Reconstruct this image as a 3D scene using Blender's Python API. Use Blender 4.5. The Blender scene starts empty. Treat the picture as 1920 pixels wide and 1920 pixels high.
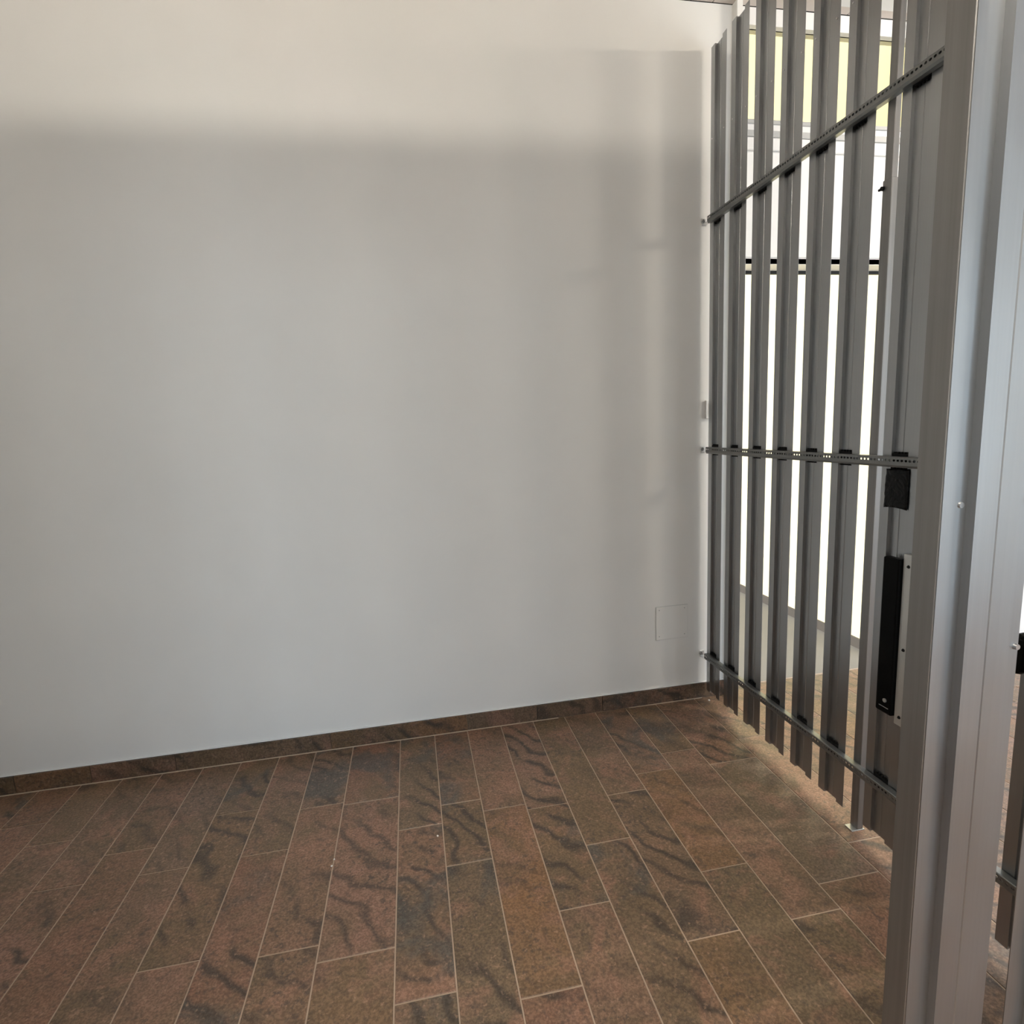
import bpy, bmesh, math, random
from mathutils import Matrix, Vector
random.seed(7)
S = bpy.context.scene
COL = S.collection

# ------------------------------------------------------------------ camera
EYE = (0.0, 0.0, 4/3)
cam_d = bpy.data.cameras.new('camera'); cam = bpy.data.objects.new('camera', cam_d); COL.objects.link(cam)
cam_d.sensor_width = 36; cam_d.sensor_fit = 'HORIZONTAL'; cam_d.lens = 1043.21/1920*36
cam_d.clip_start = .02; cam_d.clip_end = 200
RT = (0.98222, -0.182054, -0.045783); UP = (0.072105, 0.140707, 0.987422); FW = (0.173322, 0.973169, -0.151332)
cam.matrix_world = Matrix(((RT[0], UP[0], -FW[0], EYE[0]), (RT[1], UP[1], -FW[1], EYE[1]), (RT[2], UP[2], -FW[2], EYE[2]), (0, 0, 0, 1)))
S.camera = cam

# ------------------------------------------------------------------ sky, sun, daylight, exposure
w = bpy.data.worlds.new('sky'); S.world = w; w.use_nodes = True
nt = w.node_tree; bg = nt.nodes['Background']
sky = nt.nodes.new('ShaderNodeTexSky'); sky.sky_type = 'NISHITA'; sky.sun_disc = False
sky.sun_elevation = math.radians(42); sky.sun_rotation = math.radians(250)
nt.links.new(sky.outputs[0], bg.inputs[0]); bg.inputs[1].default_value = 0.30
sd = bpy.data.lights.new('sun', 'SUN'); sd.energy = 5.8; sd.angle = .01; sd.color = (1, .93, .8)
sun = bpy.data.objects.new('sun', sd); COL.objects.link(sun)
sun.rotation_euler = Vector((-.72, 0, .62)).to_track_quat('Z', 'Y').to_euler()
dl = bpy.data.lights.new('entrance_daylight', 'AREA'); dl.shape = 'RECTANGLE'; dl.size = 3.4; dl.size_y = 2.1
dl.energy = 102; dl.color = (.70, .85, 1)
dlo = bpy.data.objects.new('entrance_daylight', dl); COL.objects.link(dlo)
dlo.location = (1.5, -3.14, 1.35); dlo.rotation_euler = (math.radians(90), 0, 0)
pl = bpy.data.lights.new('passage_daylight', 'AREA'); pl.shape = 'RECTANGLE'; pl.size = 2.1; pl.size_y = 2.6
pl.energy = 52; pl.color = (.90, .96, 1)
plo = bpy.data.objects.new('passage_daylight', pl); COL.objects.link(plo)
plo.location = (3.94, .9, 1.35); plo.rotation_euler = (0, math.radians(90), 0)
S.view_settings.view_transform = 'Standard'; S.view_settings.look = 'None'
S.view_settings.gamma = 1; S.view_settings.use_curve_mapping = False
S.view_settings.exposure = 0.0
LAMP_A = 168.0      # radiance of the tube lamp over the compartment door
LAMP_B = 400.0     # radiance of the tube lamp in the passage

# ------------------------------------------------------------------ helpers
def link(o, parent=None):
    COL.objects.link(o)
    if parent: o.parent = parent
    return o
def mesh_obj(name, bm, mat, parent=None, smooth=False, loc=None):
    me = bpy.data.meshes.new(name); bm.normal_update(); bm.to_mesh(me); bm.free()
    me.materials.append(mat)
    if smooth:
        for p in me.polygons: p.use_smooth = True
    o = bpy.data.objects.new(name, me); link(o, parent)
    if loc: o.location = loc
    return o
def empty(name, loc=(0, 0, 0)):
    o = bpy.data.objects.new(name, None); o.location = loc; o.empty_display_size = .1; return link(o)
def tag(o, label=None, cat=None, group=None, kind=None):
    if label: o['label'] = label
    if cat: o['category'] = cat
    if group: o['group'] = group
    if kind: o['kind'] = kind
    return o
def box(bm, x0, x1, y0, y1, z0, z1, bev=0, seg=1):
    r = bmesh.ops.create_cube(bm, size=1, matrix=Matrix.Translation(((x0+x1)/2, (y0+y1)/2, (z0+z1)/2)) @ Matrix.Diagonal((x1-x0, y1-y0, z1-z0, 1)))
    if bev:
        es = list({e for v in r['verts'] for e in v.link_edges})
        bmesh.ops.bevel(bm, geom=es, offset=bev, segments=seg, affect='EDGES', profile=.5)
    return bm
def cyl(bm, p, axis, r, h, n=12, r2=None):
    q = Vector(axis).normalized().to_track_quat('Z', 'Y').to_matrix().to_4x4()
    bmesh.ops.create_cone(bm, cap_ends=True, segments=n, radius1=r, radius2=r if r2 is None else r2, depth=h,
                          matrix=Matrix.Translation(Vector(p) + Vector(axis).normalized()*h/2) @ q)
    return bm
def ring(bm, p, axis, R, r, n=14, m=6):
    q = Vector(axis).normalized().to_track_quat('Z', 'Y').to_matrix()
    vs = []
    for i in range(n):
        a = i/n*2*math.pi; row = []
        for j in range(m):
            b = j/m*2*math.pi
            row.append(bm.verts.new(Vector(p) + q @ Vector(((R+r*math.cos(b))*math.cos(a), (R+r*math.cos(b))*math.sin(a), r*math.sin(b)))))
        vs.append(row)
    for i in range(n):
        for j in range(m):
            bm.faces.new((vs[i][j], vs[(i+1) % n][j], vs[(i+1) % n][(j+1) % m], vs[i][(j+1) % m]))
def slab_with_holes(bm, u0, u1, v0, v1, holes, f0, f1, put):
    """wall slab spanning u (along) and v (height), thickness f0..f1, rectangular holes; put(u, v, f) gives xyz"""
    us = sorted({u0, u1, *[h[0] for h in holes], *[h[1] for h in holes]}); vs = sorted({v0, v1, *[h[2] for h in holes], *[h[3] for h in holes]})
    solid = {}
    for i in range(len(us)-1):
        for j in range(len(vs)-1):
            cu, cv = (us[i]+us[i+1])/2, (vs[j]+vs[j+1])/2
            solid[i, j] = not any(h[0] < cu < h[1] and h[2] < cv < h[3] for h in holes)
    V = {}
    def v(i, j, f):
        k = (i, j, f)
        if k not in V: V[k] = bm.verts.new(put(us[i], vs[j], f))
        return V[k]
    for (i, j), s in solid.items():
        if not s: continue
        for f in (f0, f1): bm.faces.new((v(i, j, f), v(i+1, j, f), v(i+1, j+1, f), v(i, j+1, f)))
        for (a, b, n) in (((i, j), (i+1, j), (i, j-1)), ((i, j+1), (i+1, j+1), (i, j+1)), ((i, j), (i, j+1), (i-1, j)), ((i+1, j), (i+1, j+1), (i+1, j))):
            if not solid.get(n, False): bm.faces.new((v(*a, f0), v(*b, f0), v(*b, f1), v(*a, f1)))
    bmesh.ops.recalc_face_normals(bm, faces=bm.faces[:])
    return bm

# ------------------------------------------------------------------ materials
class M:
    def __init__(s, name, col=(.8, .8, .8), rough=.5, metal=0.0, spec=.5):
        s.m = bpy.data.materials.new(name); s.m.use_nodes = True; s.t = s.m.node_tree; s.b = s.t.nodes['Principled BSDF']
        s.b.inputs['Base Color'].default_value = (*col, 1); s.b.inputs['Roughness'].default_value = rough
        s.b.inputs['Metallic'].default_value = metal; s.b.inputs['Specular IOR Level'].default_value = spec
    def n(s, kind, **kw):
        x = s.t.nodes.new('ShaderNode'+kind)
        for k, v in kw.items():
            if k in x.inputs: x.inputs[k].default_value = v
            else: setattr(x, k, v)
        return x
    def l(s, a, b): s.t.links.new(a, b)
    def math(s, op, a, b=None, clamp=False):
        x = s.n('Math', operation=op, use_clamp=clamp)
        for i, v in enumerate((a, b)):
            if v is None: continue
            if isinstance(v, (int, float)): x.inputs[i].default_value = v
            else: s.l(v, x.inputs[i])
        return x.outputs[0]
    def mix(s, f, a, b, mode='MIX'):
        x = s.n('Mix', data_type='RGBA', blend_type=mode)
        for i, v in ((0, f), (6, a), (7, b)):
            if isinstance(v, (int, float)): x.inputs[i].default_value = v
            elif isinstance(v, tuple): x.inputs[i].default_value = (*v, 1)
            else: s.l(v, x.inputs[i])
        return x.outputs[2]
    def ramp(s, fac, *stops):
        x = s.n('ValToRGB'); e = x.color_ramp.elements
        while len(e) < len(stops): e.new(.5)
        for i, (p, c) in enumerate(stops):
            e[i].position = p; e[i].color = (*c, 1) if isinstance(c, tuple) else (c, c, c, 1)
        s.l(fac, x.inputs[0]); return x.outputs[0]
    def coord(s, kind='Object', scale=(1, 1, 1), offset_random=False):
        tc = s.n('TexCoord'); mp = s.n('Mapping'); mp.inputs['Scale'].default_value = scale
        src = tc.outputs[kind]
        if offset_random:
            oi = s.n('ObjectInfo'); cx = s.n('CombineXYZ')
            s.l(s.math('MULTIPLY', oi.outputs['Random'], 57.0), cx.inputs[0]); s.l(s.math('MULTIPLY', oi.outputs['Random'], 31.0), cx.inputs[1]); s.l(s.math('MULTIPLY', oi.outputs['Random'], 83.0), cx.inputs[2])
            s.l(cx.outputs[0], mp.inputs['Location'])
        s.l(src, mp.inputs['Vector']); return mp.outputs[0]
    def noise(s, vec, scale, detail=4, rough=.55, dist=0):
        x = s.n('TexNoise', Scale=scale, Detail=detail, Roughness=rough, Distortion=dist); s.l(vec, x.inputs['Vector']); return x.outputs['Fac']
    def bump(s, h, strength=.2, dist=.002):
        x = s.n('Bump', Strength=strength, Distance=dist); s.l(h, x.inputs['Height']); s.l(x.outputs[0], s.b.inputs['Normal'])

def plaster(name, col):
    a = M(name, col, .92, 0, .2); v = a.coord()
    n = a.noise(v, 3, 5); a.l(a.mix(.08, col, a.ramp(n, (.3, .55), (.7, 1.0)), 'MULTIPLY'), a.b.inputs['Base Color'])
    a.bump(a.noise(v, 260, 3), .12, .001); return a.m
m_wall = plaster('white_plaster', (.80, .785, .75))
m_trimw = plaster('white_paint', (.86, .85, .83))
m_facade = plaster('cream_facade', (.88, .80, .52))
m_facade_plinth = plaster('plinth_grey', (.10, .09, .08))

def granite(name, dark=1.0):
    a = M(name, (.25, .16, .1), .34, 0, .45)
    v = a.coord('Object', (1, 1, 1), True)
    oi = a.n('ObjectInfo').outputs['Random']
    r2 = a.math('FRACT', a.math('MULTIPLY', oi, 7.31)); r3 = a.math('FRACT', a.math('MULTIPLY', oi, 13.77))
    tone = a.ramp(r2, (0.0, (.27, .165, .112)), (.2, (.255, .140, .096)), (.36, (.205, .148, .088)), (.5, (.285, .172, .128)), (.62, (.265, .150, .078)), (.76, (.180, .134, .086)), (.88, (.250, .158, .112)), (1.0, (.190, .150, .112)))
    big = a.noise(v, 3.2, 4, .55, 1.2)
    c = a.mix(a.ramp(big, (.38, 0.0), (.66, .9)), tone, (.168, .122, .076))
    pink = a.noise(v, 6.0, 5, .62, 1.0)
    c = a.mix(a.math('MULTIPLY', a.ramp(pink, (.50, 0.0), (.66, 1.0)), .7), c, (.330, .190, .135))
    # flowing bands of thin dark veins, folded like gneiss
    wv = a.n('TexWave', wave_type='BANDS', bands_direction='DIAGONAL', Scale=5.2, Distortion=13, Detail=3); wv.inputs['Detail Scale'].default_value = .62; wv.inputs['Detail Roughness'].default_value = .5
    a.l(v, wv.inputs['Vector'])
    vein = a.ramp(wv.outputs['Fac'], (.0, 1.0), (.10, .7), (.34, .12), (.6, 0.0))
    area = a.math('MULTIPLY', a.ramp(a.noise(v, 2.9, 3, .5, .8), (.44, 0.0), (.54, 1.0)), a.ramp(r3, (.1, .2), (.5, 1.0)))
    c = a.mix(a.math('MULTIPLY', a.math('MULTIPLY', vein, area), .9), c, (.062, .052, .042))
    # grey-black clouds in a few boards
    cloud = a.math('MULTIPLY', a.ramp(a.noise(v, 3.0, 6, .6, 1.5), (.50, 0.0), (.62, 1.0)), a.ramp(r3, (.5, 0.0), (.66, 1.0)))
    c = a.mix(a.math('MULTIPLY', cloud, .82), c, (.105, .100, .090))
    # mineral grain
    g1 = a.noise(v, 150, 3, .65); c = a.mix(a.ramp(g1, (.42, .62), (.58, 0.0)), c, a.mix(1.0, c, (.40, .37, .34), 'MULTIPLY'))
    patch = a.ramp(a.noise(v, 4.2, 3, .5), (.36, .25), (.62, 1.0))
    g2 = a.noise(v, 55, 5, .72); c = a.mix(a.math('MULTIPLY', a.math('MULTIPLY', a.ramp(g2, (.53, 0.0), (.62, 1.0)), .85), patch), c, (.070, .055, .044))
    g3 = a.noise(v, 80, 3, .6); c = a.mix(a.math('MULTIPLY', a.ramp(g3, (.58, 0.0), (.72, 1.0)), .45), c, (.44, .29, .21))
    c = a.mix(1.0, c, (1.22, 1.17, 1.12), 'MULTIPLY')
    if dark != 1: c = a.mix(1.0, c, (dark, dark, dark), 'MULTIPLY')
    a.l(c, a.b.inputs['Base Color'])
    a.l(a.ramp(a.noise(v, 30, 4), (.3, .30), (.7, .46)), a.b.inputs['Roughness'])
    a.bump(g1, .05, .0006); return a.m
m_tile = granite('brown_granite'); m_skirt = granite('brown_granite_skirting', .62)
m_grout = M('beige_grout', (.50, .385, .29), .9, 0, .2).m
m_concrete = plaster('grey_concrete', (.17, .162, .145))

def steel(name, col, rough, metal=.75, streak=.12, fine=260):
    a = M(name, col, rough, metal, .5); v = a.coord('Object', (fine, fine, 1.2))
    n = a.noise(v, 1.0, 4, .6); v2 = a.coord('Object', (9, 9, 5)); n2 = a.noise(v2, 1.0, 4, .6)
    lo = tuple(x*(1-streak) for x in col)
    a.l(a.mix(n, lo, col), a.b.inputs['Base Color'])
    a.l(a.math('ADD', a.math('MULTIPLY', n2, .22), rough-.11), a.b.inputs['Roughness'])
    a.bump(n, .05, .0004); return a.m
m_steel = steel('galvanised_steel', (.41, .42, .425), .36, 1.0)
m_rail = steel('dull_galvanised_rail', (.25, .255, .25), .42, .85)
m_tube = steel('zinc_tube', (.34, .335, .33), .40, .85, .42, 110)
m_bolt = M('zinc_bolt', (.62, .62, .62), .28, 1).m
m_chrome = M('bright_zinc_screw', (.78, .78, .77), .28, .7).m
m_black = M('black_plastic', (.004, .004, .004), .35, 0, .05).m
m_shade_screw = M('black_shade_and_screw', (.008, .008, .008), .7, 0, .2).m  # for the modelled rail shadows and the dark screws
m_mark = M('grey_print', (.30, .30, .30), .6).m
m_plate = steel('strike_steel', (.60, .60, .58), .38, .7)
tp = M('black_tape', (.004, .004, .004), .30, 0, .16); tp.bump(tp.noise(tp.coord(), 16, 2, .5, 3.5), .8, .006); m_tape = tp.m
m_ceil = M('grey_ceiling_panel', (.66, .59, .53), .8, 0, .2).m
m_frame = M('white_frame', (.78, .77, .75), .45).m
m_seal = M('black_seal', (.006, .006, .006), .7).m
m_alu = M('grey_sill', (.42, .42, .41), .5).m
m_switch = M('white_switch_plastic', (.78, .77, .74), .35).m
m_crumb = M('plaster_white', (.8, .77, .7), .9).m
gl = M('window_glass', (.76, .735, .60), .02); gl.b.inputs['Transmission Weight'].default_value = 1; gl.b.inputs['IOR'].default_value = 1.05; m_glass = gl.m
def emit(name, col, s):
    a = M(name, (.8, .8, .8), .5); a.b.inputs['Emission Color'].default_value = (*col, 1); a.b.inputs['Emission Strength'].default_value = s; return a.m
m_lampA = emit('lit_tube', (1, .92, .80), LAMP_A); m_lampB = emit('lit_passage_tube', (1, .90, .76), LAMP_B)

# ------------------------------------------------------------------ room shell
D = 2.335; CEIL = 2.99; XL = -2.35; XR = 4.0; YF = -3.2; DX0, DX1 = 1.45, 3.0     # back wall, ceiling height, side walls, opening
def struct(name, bm, mat, parent=None, smooth=False):
    o = mesh_obj(name, bm, mat, parent, smooth); o['kind'] = 'structure' if not parent else ''
    if parent: del o['kind']
    return o
floor = struct('floor', box(bmesh.new(), XL, XR, YF, 2.388, -.10, -.0018), m_grout)
tag(floor, 'floor of long brown granite boards with pale grout joints')
ext = struct('ground_outside', box(bmesh.new(), -3, 2.60, 2.388, 14, -.12, -.004), m_concrete)
tag(ext, 'grey concrete pavement outside beyond the threshold')
# floor boards: rows run towards the back wall; end joints where the photo shows them
ROWS = [(-1.3813, [1.98]), (-1.2321, [1.752]), (-1.0845, [1.871]), (-.93, [1.749]), (-.7827, [1.989, 1.394]), (-.6313, [1.754]), (-.4832, [1.95, 1.368]),
        (-.3296, [1.936]), (-.1297, [1.753, 1.164]), (.0192, [1.846, 1.557]), (.1644, [1.78, 1.111]), (.3169, [1.75, 1.324]), (.4649, [1.541]),
        (.6147, [1.754, 1.161]), (.7629, [1.844, 1.359]), (.9128, [1.945, 1.158]), (1.0627, [1.83, 1.242]), (1.2607, [1.96, 1.358]), (1.41, None)]
edges = [r[0] for r in ROWS]; known = dict(ROWS)
x = edges[0]; pre = []
while x > XL+.1: x -= .15; pre.append(x)
post = []; x = 1.41
while x < XR-.16: x += .15; post.append(x)
alle = sorted(pre) + edges + post
tile_n = 0
def add_tile(x0, x1, y0, y1):
    global tile_n
    cx, cy = (x0+x1)/2, (y0+y1)/2; g = .0019
    bm = bmesh.new(); hx, hy = (x1-x0)/2-g, (y1-y0)/2-g; dz = random.uniform(-.0003, .0003)
    b = .0012
    V = [[bm.verts.new((sx*(hx-i), sy*(hy-i), z)) for sx, sy in ((-1, -1), (1, -1), (1, 1), (-1, 1))] for i, z in ((0, -.012), (0, -b+dz), (b, dz))]
    for k in range(2):
        for j in range(4): bm.faces.new((V[k][j], V[k][(j+1) % 4], V[k+1][(j+1) % 4], V[k+1][j]))
    bm.faces.new(V[2])
    o = mesh_obj('tile', bm, m_tile, floor, loc=(cx, cy, 0)); tile_n += 1
for i, x0 in enumerate(alle):
    x1 = alle[i+1] if i+1 < len(alle) else min(XR, x0+.15)
    if x1-x0 < .03: continue
    ytop = D-.012 if x1 < DX0 else 2.384
    ks = known.get(x0)
    js = sorted(ks, reverse=True) if ks else [ytop-random.choice((.22, .35, .47, .58))]
    ymin = -.5 if x0 > .35 else .75
    while js[-1] > ymin: js.append(js[-1]-.6+random.choice((0, 0, .02, -.02)))
    ys = [ytop]+js
    for a, b in zip(ys, ys[1:]): add_tile(x0, x1, b, a)
# remaining floor behind the camera: plain boards joined (out of view)
bm = bmesh.new()
for i, x0 in enumerate(alle):
    x1 = alle[i+1] if i+1 < len(alle) else min(XR, x0+.15)
    if x1-x0 < .03: continue
    box(bm, x0+.002, x1-.002, YF, -1.2 if x0 > .35 else 0.0, -.012, 0)
o = mesh_obj('tile_field', bm, m_tile, floor); o['kind'] = 'stuff'

wb = struct('wall_back', slab_with_holes(bmesh.new(), XL-.2, XR+.2, 0, CEIL, [(DX0, DX1, -1, 1.988), (DX0, DX1, 2.468, 2.955)], D, D+.06, lambda u, v, f: (u, f, v)), m_wall)
tag(wb, 'white plastered back wall of the compartment')
struct('wall_left', box(bmesh.new(), XL-.2, XL, YF, D+.06, 0, CEIL), m_wall)
struct('wall_right', slab_with_holes(bmesh.new(), YF, D+.06, 0, CEIL, [(-.4, 2.2, .3, 2.4)], XR, XR+.2, lambda u, v, f: (f, u, v)), m_wall)
struct('wall_front', slab_with_holes(bmesh.new(), XL-.2, XR+.2, 0, CEIL, [(-.2, 3.2, .3, 2.4)], YF-.2, YF, lambda u, v, f: (u, f, v)), m_wall)
ceil = struct('ceiling', box(bmesh.new(), XL-.2, XR+.2, YF-.2, D+.06, CEIL+.004, CEIL+.2), m_seal)
tag(ceil, 'grey panelled ceiling')
xs = [1.335-.62*k for k in range(7, 0, -1)] + [1.335] + [1.335+.62*k for k in range(1, 5)]
for x0, x1 in zip(xs, xs[1:]):
    for y0, y1 in ((1.13, D), (-.07, 1.13), (-1.27, -.07), (-3.2, -1.27)):
        mesh_obj('panel', box(bmesh.new(), max(x0, XL)+.0015, min(x1, XR)-.0015, y0+.0015, y1-(.0015 if y1 < D else .004), CEIL, CEIL+.02, .001), m_ceil, ceil)
struct('trim_1', box(bmesh.new(), 1.78, XR, 1.95, 2.285, CEIL-.004, CEIL+.002, .001), m_trimw)
# projecting white door casing beside the opening
struct('trim_2', box(bmesh.new(), 1.423, DX0, 2.298, D+.06, 0, CEIL, .002), m_wall)
# transom window above the opening
wf = struct('window_1', slab_with_holes(bmesh.new(), DX0, DX1, 2.468, 2.985, [(DX0+.03, DX1-.03, 2.566, 2.922)], D-.004, D+.05, lambda u, v, f: (u, f, v)), m_frame)
tag(wf, 'white framed transom window above the opening, cream facade behind its glass')
mesh_obj('pane', box(bmesh.new(), DX0+.03, DX1-.03, D+.02, D+.026, 2.566, 2.922), m_glass, wf)
mesh_obj('glazing_bead', box(bmesh.new(), DX0+.03, DX1-.03, D-.010, D+.018, 2.549, 2.566, .002), m_alu, wf)
mesh_obj('drip_strip', box(bmesh.new(), DX0, DX1, D-.012, D, 2.498, 2.523, .002), m_alu, wf)
mesh_obj('sill', box(bmesh.new(), DX0, DX1, D-.010, D+.0, 2.446, 2.497, .003), m_frame, wf)
# lintel board and its soffit with the black seal
ln = struct('door_1', box(bmesh.new(), DX0, DX1, D-.006, D+.03, 2.016, 2.440, .002), m_trimw)
tag(ln, 'white door head panel with black seal over the open doorway')
mesh_obj('soffit', box(bmesh.new(), DX0, DX1, D+.0, D+.10, 1.988, 2.014, .002), m_frame, ln)
mesh_obj('seal', box(bmesh.new(), DX0, DX1, D+.10, D+.115, 1.975, 2.016), m_seal, ln)
# threshold: pale mortar line
struct('trim_3', box(bmesh.new(), DX0, DX1, 2.386, 2.394, -.02, .0012), m_grout)
# outside: cream facade with dark plinth
fa = struct('wall_outside', box(bmesh.new(), 2.44, 2.70, 2.46, 12, -.1, 6.5), m_facade)
tag(fa, 'sunlit cream facade outside the open doorway')
mesh_obj('plinth', box(bmesh.new(), 2.428, 2.44, 2.46, 12, -.1, .052), m_facade_plinth, fa)

# ------------------------------------------------------------------ skirting
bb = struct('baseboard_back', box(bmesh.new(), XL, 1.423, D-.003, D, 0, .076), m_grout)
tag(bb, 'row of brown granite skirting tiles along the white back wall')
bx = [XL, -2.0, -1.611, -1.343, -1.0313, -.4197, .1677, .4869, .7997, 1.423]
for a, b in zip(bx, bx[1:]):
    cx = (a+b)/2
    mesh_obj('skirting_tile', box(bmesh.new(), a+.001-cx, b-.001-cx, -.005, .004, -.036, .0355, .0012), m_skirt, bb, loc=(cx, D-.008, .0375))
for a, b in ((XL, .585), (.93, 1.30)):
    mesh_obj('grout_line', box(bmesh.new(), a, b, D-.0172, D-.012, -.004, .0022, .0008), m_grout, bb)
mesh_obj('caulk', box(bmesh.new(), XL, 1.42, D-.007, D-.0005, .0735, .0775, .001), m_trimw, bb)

# ------------------------------------------------------------------ slat (hat profile), local: along +u, depth +f (0 = flange face, DEP = web)
SW, FL, DEP, TH, UC = .1122, .0292, .0108, .0010, .0006
def slat_mesh(name, z0, z1):
    """profile runs in x = along, y = depth"""
    web0, web1 = FL, SW-FL; c = (web0+web1)/2
    P = [(0, 0), (FL, 0), (FL-UC, DEP), (c-.0012, DEP), (c, DEP-.0016), (c+.0012, DEP), (SW-FL+UC, DEP), (SW-FL, 0), (SW, 0)]
    # offset copy for sheet thickness
    Q = []
    for i, p in enumerate(P):
        a = Vector(P[max(i-1, 0)]); b = Vector(P[min(i+1, len(P)-1)]); d = (b-a).normalized(); Q.append((p[0]-d.y*TH, p[1]+d.x*TH))
    loop = P + Q[::-1]; bm = bmesh.new()
    lo = [bm.verts.new((p[0], p[1], z0)) for p in loop]; hi = [bm.verts.new((p[0], p[1], z1)) for p in loop]
    n = len(loop)
    for i in range(n): bm.faces.new((lo[i], lo[(i+1) % n], hi[(i+1) % n], hi[i]))
    m = len(P)
    for i in range(m-1):
        bm.faces.new((lo[i], lo[n-1-i], lo[n-2-i], lo[i+1])); bm.faces.new((hi[i], hi[i+1], hi[n-2-i], hi[n-1-i]))
    bmesh.ops.recalc_face_normals(bm, faces=bm.faces[:])
    me = bpy.data.meshes.new(name); bm.to_mesh(me); bm.free(); me.materials.append(m_steel); return me
me_slat = slat_mesh('slat', .041, 2.815); me_slat_front = slat_mesh('slat_front', .03, 2.778); me_slat_head = slat_mesh('slat_head', 2.075, 2.778)
def slat(parent, me, p, rot):
    o = bpy.data.objects.new('slat', me); o.location = p; o.rotation_euler = (0, 0, rot); return link(o, parent)

def rail_mesh(name, L, holes=True):
    """C rail along local +x from 0..L, face (perforated) at y=0, depth to +y, height centred on z=0"""
    h, d, t = .0105, .021, .002; bm = bmesh.new(); pitch = .0125; n = int(L/pitch); r = .0034
    for k in range(n):
        x0 = k*L/n; x1 = (k+1)*L/n; cx = (x0+x1)/2
        out = [bm.verts.new(p) for p in ((x0, 0, -h), (cx, 0, -h), (x1, 0, -h), (x1, 0, 0), (x1, 0, h), (cx, 0, h), (x0, 0, h), (x0, 0, 0))]
        ang = [225, 270, 315, 0, 45, 90, 135, 180]
        inn = [bm.verts.new((cx+r*1.25*math.cos(math.radians(a)), 0, r*math.sin(math.radians(a))+.0025)) for a in ang]
        bak = [bm.verts.new((v.co.x, t, v.co.z)) for v in inn]
        for j in range(8):
            j2 = (j+1) % 8
            bm.faces.new((out[j], out[j2], inn[j2], inn[j])); bm.faces.new((inn[j], inn[j2], bak[j2], bak[j]))
    bmesh.ops.remove_doubles(bm, verts=bm.verts[:], dist=1e-5)
    def q(a, b): bm.faces.new([bm.verts.new(p) for p in ((0, *a), (L, *a), (L, *b), (0, *b))])
    ch = .002
    q((0, h), (ch, h+ch)); q((ch, h+ch), (d, h+ch)); q((d, h+ch), (d, h-.004)); q((d, h-.004), (d-.003, h-.004))
    cl = .0062
    q((0, -h), (cl*.8, -h-cl)); q((cl*.8, -h-cl), (d, -h-cl))
    bmesh.ops.remove_doubles(bm, verts=bm.verts[:], dist=1e-5); bmesh.ops.recalc_face_normals(bm, faces=bm.faces[:])
    me = bpy.data.meshes.new(name); bm.to_mesh(me); bm.free(); me.materials.append(m_rail); return me

def rail_shade_mesh():
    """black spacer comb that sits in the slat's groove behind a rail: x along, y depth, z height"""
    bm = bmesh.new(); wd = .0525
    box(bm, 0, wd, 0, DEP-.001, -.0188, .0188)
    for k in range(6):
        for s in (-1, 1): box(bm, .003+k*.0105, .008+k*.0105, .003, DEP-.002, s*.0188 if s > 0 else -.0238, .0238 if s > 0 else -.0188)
    me = bpy.data.meshes.new('rail_shade'); bm.to_mesh(me); bm.free(); me.materials.append(m_shade_screw); return me
me_rail_shade = rail_shade_mesh()  # solid dark shape added in place of the shade behind each rail

# ------------------------------------------------------------------ side fence (between compartment and passage), seen from inside
XF = 1.322; RZ = (2.157, 1.192, .222); XRL = XF-.0235
side = empty('slat_fence', (XF, 1.40, 0))
tag(side, 'grey steel slat fence running to the white back wall, with three perforated rails', 'fence')
side.location = (0, 0, 0)
Y0 = [.9903*y for y in (2.338, 2.1885, 2.0345, 1.883, 1.7316, 1.5822, 1.3847, 1.2715, 1.1225, .9735, .823, .672)]
ROTM = -math.pi/2       # local +x -> world -y, local +y -> world +x
for y in Y0: slat(side, me_slat, (XF, min(y, D-.002), 0), ROTM)
me_rail = rail_mesh('rail', 2.30-.55)
for z in RZ:
    o = bpy.data.objects.new('rail', me_rail); o.location = (XRL, 2.298, z); o.rotation_euler = (0, 0, ROTM); link(o, side)
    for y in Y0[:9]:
        c = bpy.data.objects.new('rail_shade', me_rail_shade); c.location = (XF, y-FL-.001, z); c.rotation_euler = (0, 0, ROTM); link(c, side)
    b = bmesh.new()      # bright bracket tying the rail end to the wall
    box(b, XRL-.004, XRL+.016, 2.296, D-.002, z-.0125, z-.0105); box(b, XRL-.004, XRL+.018, D-.003, D-.0005, z-.016, z+.014, .0008)
    br = mesh_obj('wall_bracket', b, m_chrome, side); br['label'] = 'bright zinc wall bracket'
    b = bmesh.new(); cyl(b, (XRL+.000, D-.003, z+.002), (0, -1, 0), .0085, .003, 14); ring(b, (XRL+.0, D-.008, z+.002), (0, -1, 0), .0075, .0022); cyl(b, (XRL+.0, D-.006, z+.002), (0, -1, 0), .0045, .008, 6)
    mesh_obj('bolt', b, m_chrome, br)
# screw holes with screws in the flanges near the top
b = bmesh.new()
for i, y in enumerate(Y0[:6]):
    for yy, zz in ((y-.0125, 2.47), (y-SW+.0125, 2.47)):
        cyl(b, (XF, yy, zz), (-1, 0, 0), .0026, .0022, 10)
so = mesh_obj('screw_head', b, m_chrome, side); so['kind'] = 'stuff'
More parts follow.
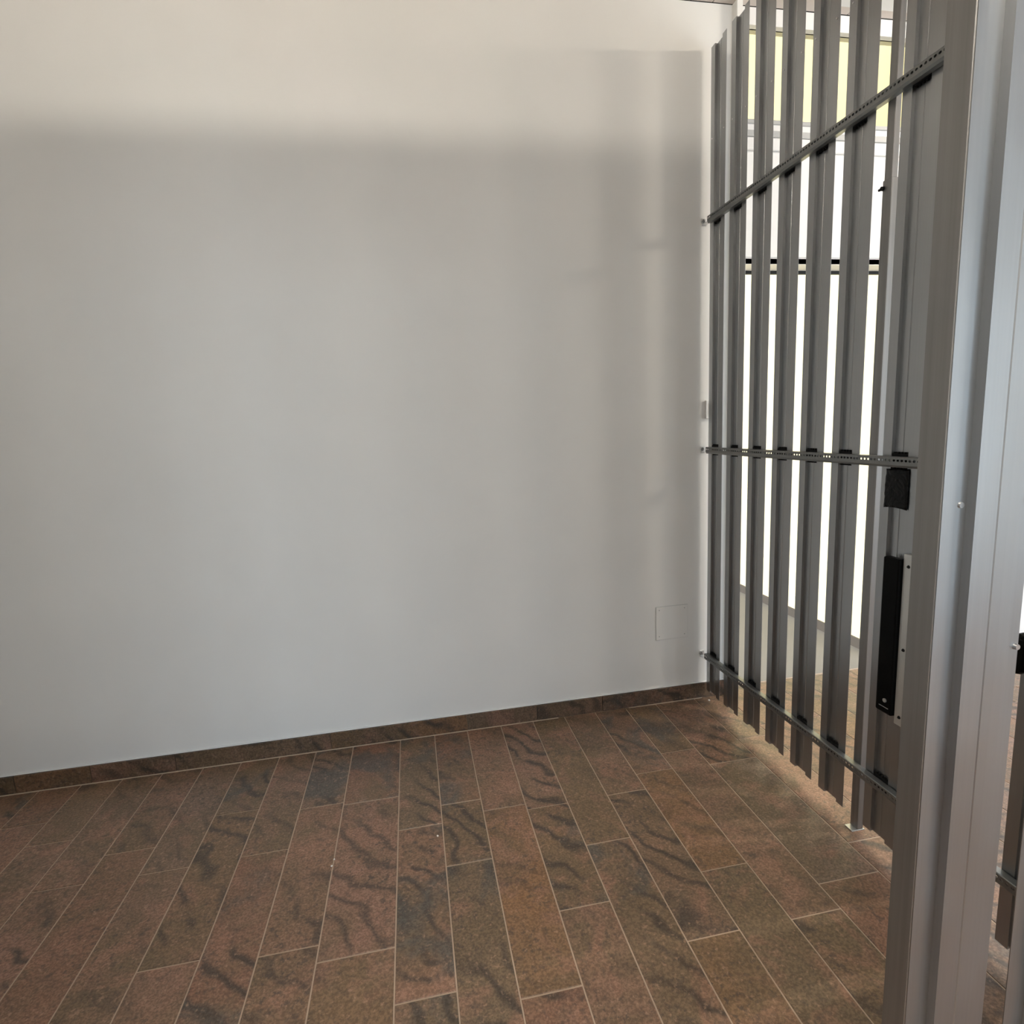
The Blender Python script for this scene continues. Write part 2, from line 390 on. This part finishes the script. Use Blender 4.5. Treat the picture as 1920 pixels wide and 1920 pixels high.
# telescopic post with foot plate
pz = bmesh.new(); box(pz, 1.3262, 1.3472, 1.3945, 1.4248, .003, 1.95, .0012)
po = mesh_obj('post', pz, m_tube, side); po['label'] = 'square tube post standing in the gap'
pu = bmesh.new(); box(pu, 1.3280, 1.3462, 1.3970, 1.4225, 1.93, 2.982, .0012)
mesh_obj('upper_tube', pu, m_tube, po)
pb = bmesh.new(); box(pb, 1.306, 1.352, 1.3935, 1.4255, 0, .003, .0006)
fp = mesh_obj('foot_plate', pb, m_plate, po); fp['label'] = 'pale foot plate on the floor'
ps = bmesh.new(); cyl(ps, (1.3262, 1.4225, 1.93), (-1, 0, 0), .006, .006, 8); cyl(ps, (1.3262, 1.4225, 1.93), (-.2, .8, 0), .0035, .012, 8)
mesh_obj('clamp_screw', ps, m_shade_screw, po)
# lock case and mounting strip
lk = bmesh.new(); box(lk, 1.308, 1.332, 1.281, 1.336, .456, .921, .005, 2)
lock = mesh_obj('lock_case', lk, m_black, side); lock['label'] = 'flat black lock case'
cyl(t := bmesh.new(), (1.3082, 1.302, .497), (-1, 0, 0), .006, .003, 16); mesh_obj('button', t, m_plate, lock)
mesh_obj('print', box(bmesh.new(), 1.3076, 1.3081, 1.290, 1.322, .4745, .4765), m_mark, lock)
st = bmesh.new(); box(st, 1.318, 1.332, 1.2445, 1.279, .437, .938, .001)
strip = mesh_obj('mounting_strip', st, m_plate, side); strip['label'] = 'pale steel strip holding the lock case'
for z in (.905, .665, .463):
    mesh_obj('screw', cyl(bmesh.new(), (1.3185, 1.262, z), (-1, 0, 0), .0052, .004, 12, .003), m_shade_screw, strip)
# creased black tape patch
tb = bmesh.new(); nx, nz = 10, 14; rows = []
for j in range(nz+1):
    row = []
    for i in range(nx+1):
        u, v = i/nx, j/nz
        row.append(tb.verts.new((1.3305+random.uniform(-.0014, .0014) - .002*math.sin(u*math.pi), 1.366-.0765*u - .002*v*(1-u), 1.056+.114*v + .004*math.sin(u*3.1)*(1-v) - (.003*(1-u) if v == 1 else 0))))
    rows.append(row)
for j in range(nz):
    for i in range(nx): tb.faces.new((rows[j][i], rows[j][i+1], rows[j+1][i+1], rows[j+1][i]))
bmesh.ops.recalc_face_normals(tb, faces=tb.faces[:])
r_ = bmesh.ops.solidify(tb, geom=tb.faces[:], thickness=.001)
tape = mesh_obj('tape_patch', tb, m_tape, side, True); tape['label'] = 'creased black tape patch'

# these three were measured on the plane x = 1.335; bring them onto the slats
for o in (lock, strip, tape, *lock.children, *strip.children):
    o.data.transform(Matrix.Translation(EYE) @ Matrix.Scale(.9918, 4) @ Matrix.Translation(-Vector(EYE)))

# ------------------------------------------------------------------ front fence (seen from outside), the camera stands in its doorway
YFR = .478
front = empty('slat_fence', (0, 0, 0))
tag(front, 'bluish daylit steel slat fence close by at the right edge, beside a dark jamb', 'fence')
FX = [.5345+.1455*k for k in range(5)]
ROTF = math.pi          # local +x -> world -x, +y -> world -y : web towards the camera side
for x in FX: slat(front, me_slat_front, (x+SW, YFR, 0), ROTF)
for k in range(6): slat(front, me_slat_head, (.515-.15*k, YFR, 0), ROTF)
xx = -.46
while xx-SW > XL: slat(front, me_slat_front, (xx, YFR, 0), ROTF); xx -= .15
for x0, x1 in ((.5340, .5640), (-.49, -.46)):
    jb = mesh_obj('jamb', box(bmesh.new(), x0, x1, YFR+.0003, YFR+.031, 0, 2.97, .0008, 1), m_tube, front)
mesh_obj('door_head', box(bmesh.new(), -.46, .5315, YFR+.0015, YFR+.031, 2.045, 2.078, .002), m_tube, front)
me_railR = rail_mesh('rail_right', 1.30-.565); me_railL = rail_mesh('rail_left', 1.84)
for z in RZ:
    o = bpy.data.objects.new('rail', me_railR); o.location = (1.30, YFR+.0245, z); o.rotation_euler = (0, 0, math.pi); link(o, front)
    o = bpy.data.objects.new('rail', me_railL); o.location = (-.495, YFR+.0245, z); o.rotation_euler = (0, 0, math.pi); link(o, front)
for z in (1.068, 1.232):
    mesh_obj('screw', cyl(bmesh.new(), (.6425, YFR, z), (0, -1, 0), .0040, .0045, 12, .003), m_bolt, front)
mesh_obj('screw', cyl(bmesh.new(), (.5560, YFR, 1.232), (0, -1, 0), .0036, .003, 12, .003), m_bolt, front)
hb = bmesh.new(); box(hb, .688, .76, YFR+.026, YFR+.046, 1.012, 1.062, .010, 3)
hl = mesh_obj('lock_knob', hb, m_black, front); hl['label'] = 'black lock knob'

# ------------------------------------------------------------------ small wall fittings
cp = mesh_obj('cover_plate', box(bmesh.new(), 1.0737, 1.2319, D-.0035, D-.0012, .313, .472, .0006), m_wall)
tag(cp, 'flush white square cover plate low on the back wall with four corner screws', 'cover plate')
mesh_obj('edge_shade', box(bmesh.new(), 1.0725, 1.2331, D-.0013, D-.0002, .3118, .4732), m_alu, cp)  # grey rim put in as the recess shadow around the plate
for sx in (1.089, 1.216):
    for sz in (.329, .457):
        mesh_obj('screw', cyl(bmesh.new(), (sx, D-.003, sz), (0, -1, 0), .0028, .0008, 10), m_alu, cp)
sw = mesh_obj('light_switch', box(bmesh.new(), 1.3135, 1.394, D-.012, D-.0005, 1.329, 1.410, .002), m_switch)
tag(sw, 'white light switch on the back wall half hidden by the first slat', 'switch')
mesh_obj('rocker', box(bmesh.new(), 1.326, 1.381, D-.0145, D-.011, 1.342, 1.397, .0015), m_switch, sw)
# crumbs of plaster left on the floor
for n_, (cx, cy, s, lab) in enumerate(((0.0, 1.694, .004, 'small white plaster crumb on the dark board in the middle of the floor'),
                                       (-.3277, 1.6685, .0035, 'upper of two tiny white crumbs lying on a grout joint'),
                                       (-.3326, 1.6429, .0035, 'lower of two tiny white crumbs lying on a grout joint'),
                                       (1.318, 2.285, .006, 'white plaster crumb at the foot of the first slat'))):
    b = bmesh.new(); bmesh.ops.create_icosphere(b, subdivisions=1, radius=s)
    for v in b.verts: v.co = Vector((v.co.x*random.uniform(.7, 1.3), v.co.y*random.uniform(.7, 1.3), max(v.co.z*.7, -.4*s)))
    o = mesh_obj('crumb', b, m_crumb, loc=(cx, cy, .4*s)); tag(o, lab, 'crumb', 'plaster crumbs on the floor')

# ------------------------------------------------------------------ lamps (out of frame, they light the room)
la = empty('tube_lamp', (0, 0, 0)); tag(la, 'linear tube lamp on the ceiling above the compartment door', 'lamp')
mesh_obj('housing', box(bmesh.new(), -1.05, .25, -.20, -.14, 2.925, CEIL, .004), m_trimw, la)
mesh_obj('tube', cyl(bmesh.new(), (-1.0, -.17, 2.89), (1, 0, 0), .024, 1.2, 16), m_lampA, la, True)
lb = empty('tube_lamp', (0, 0, 0)); tag(lb, 'linear tube lamp on the ceiling of the passage beside the window wall', 'lamp')
mesh_obj('housing', box(bmesh.new(), 2.93, 3.73, 1.00, 1.06, 2.945, CEIL, .004), m_trimw, lb)
mesh_obj('tube', cyl(bmesh.new(), (2.98, 1.03, 2.915), (1, 0, 0), .020, .7, 16), m_lampB, lb, True)
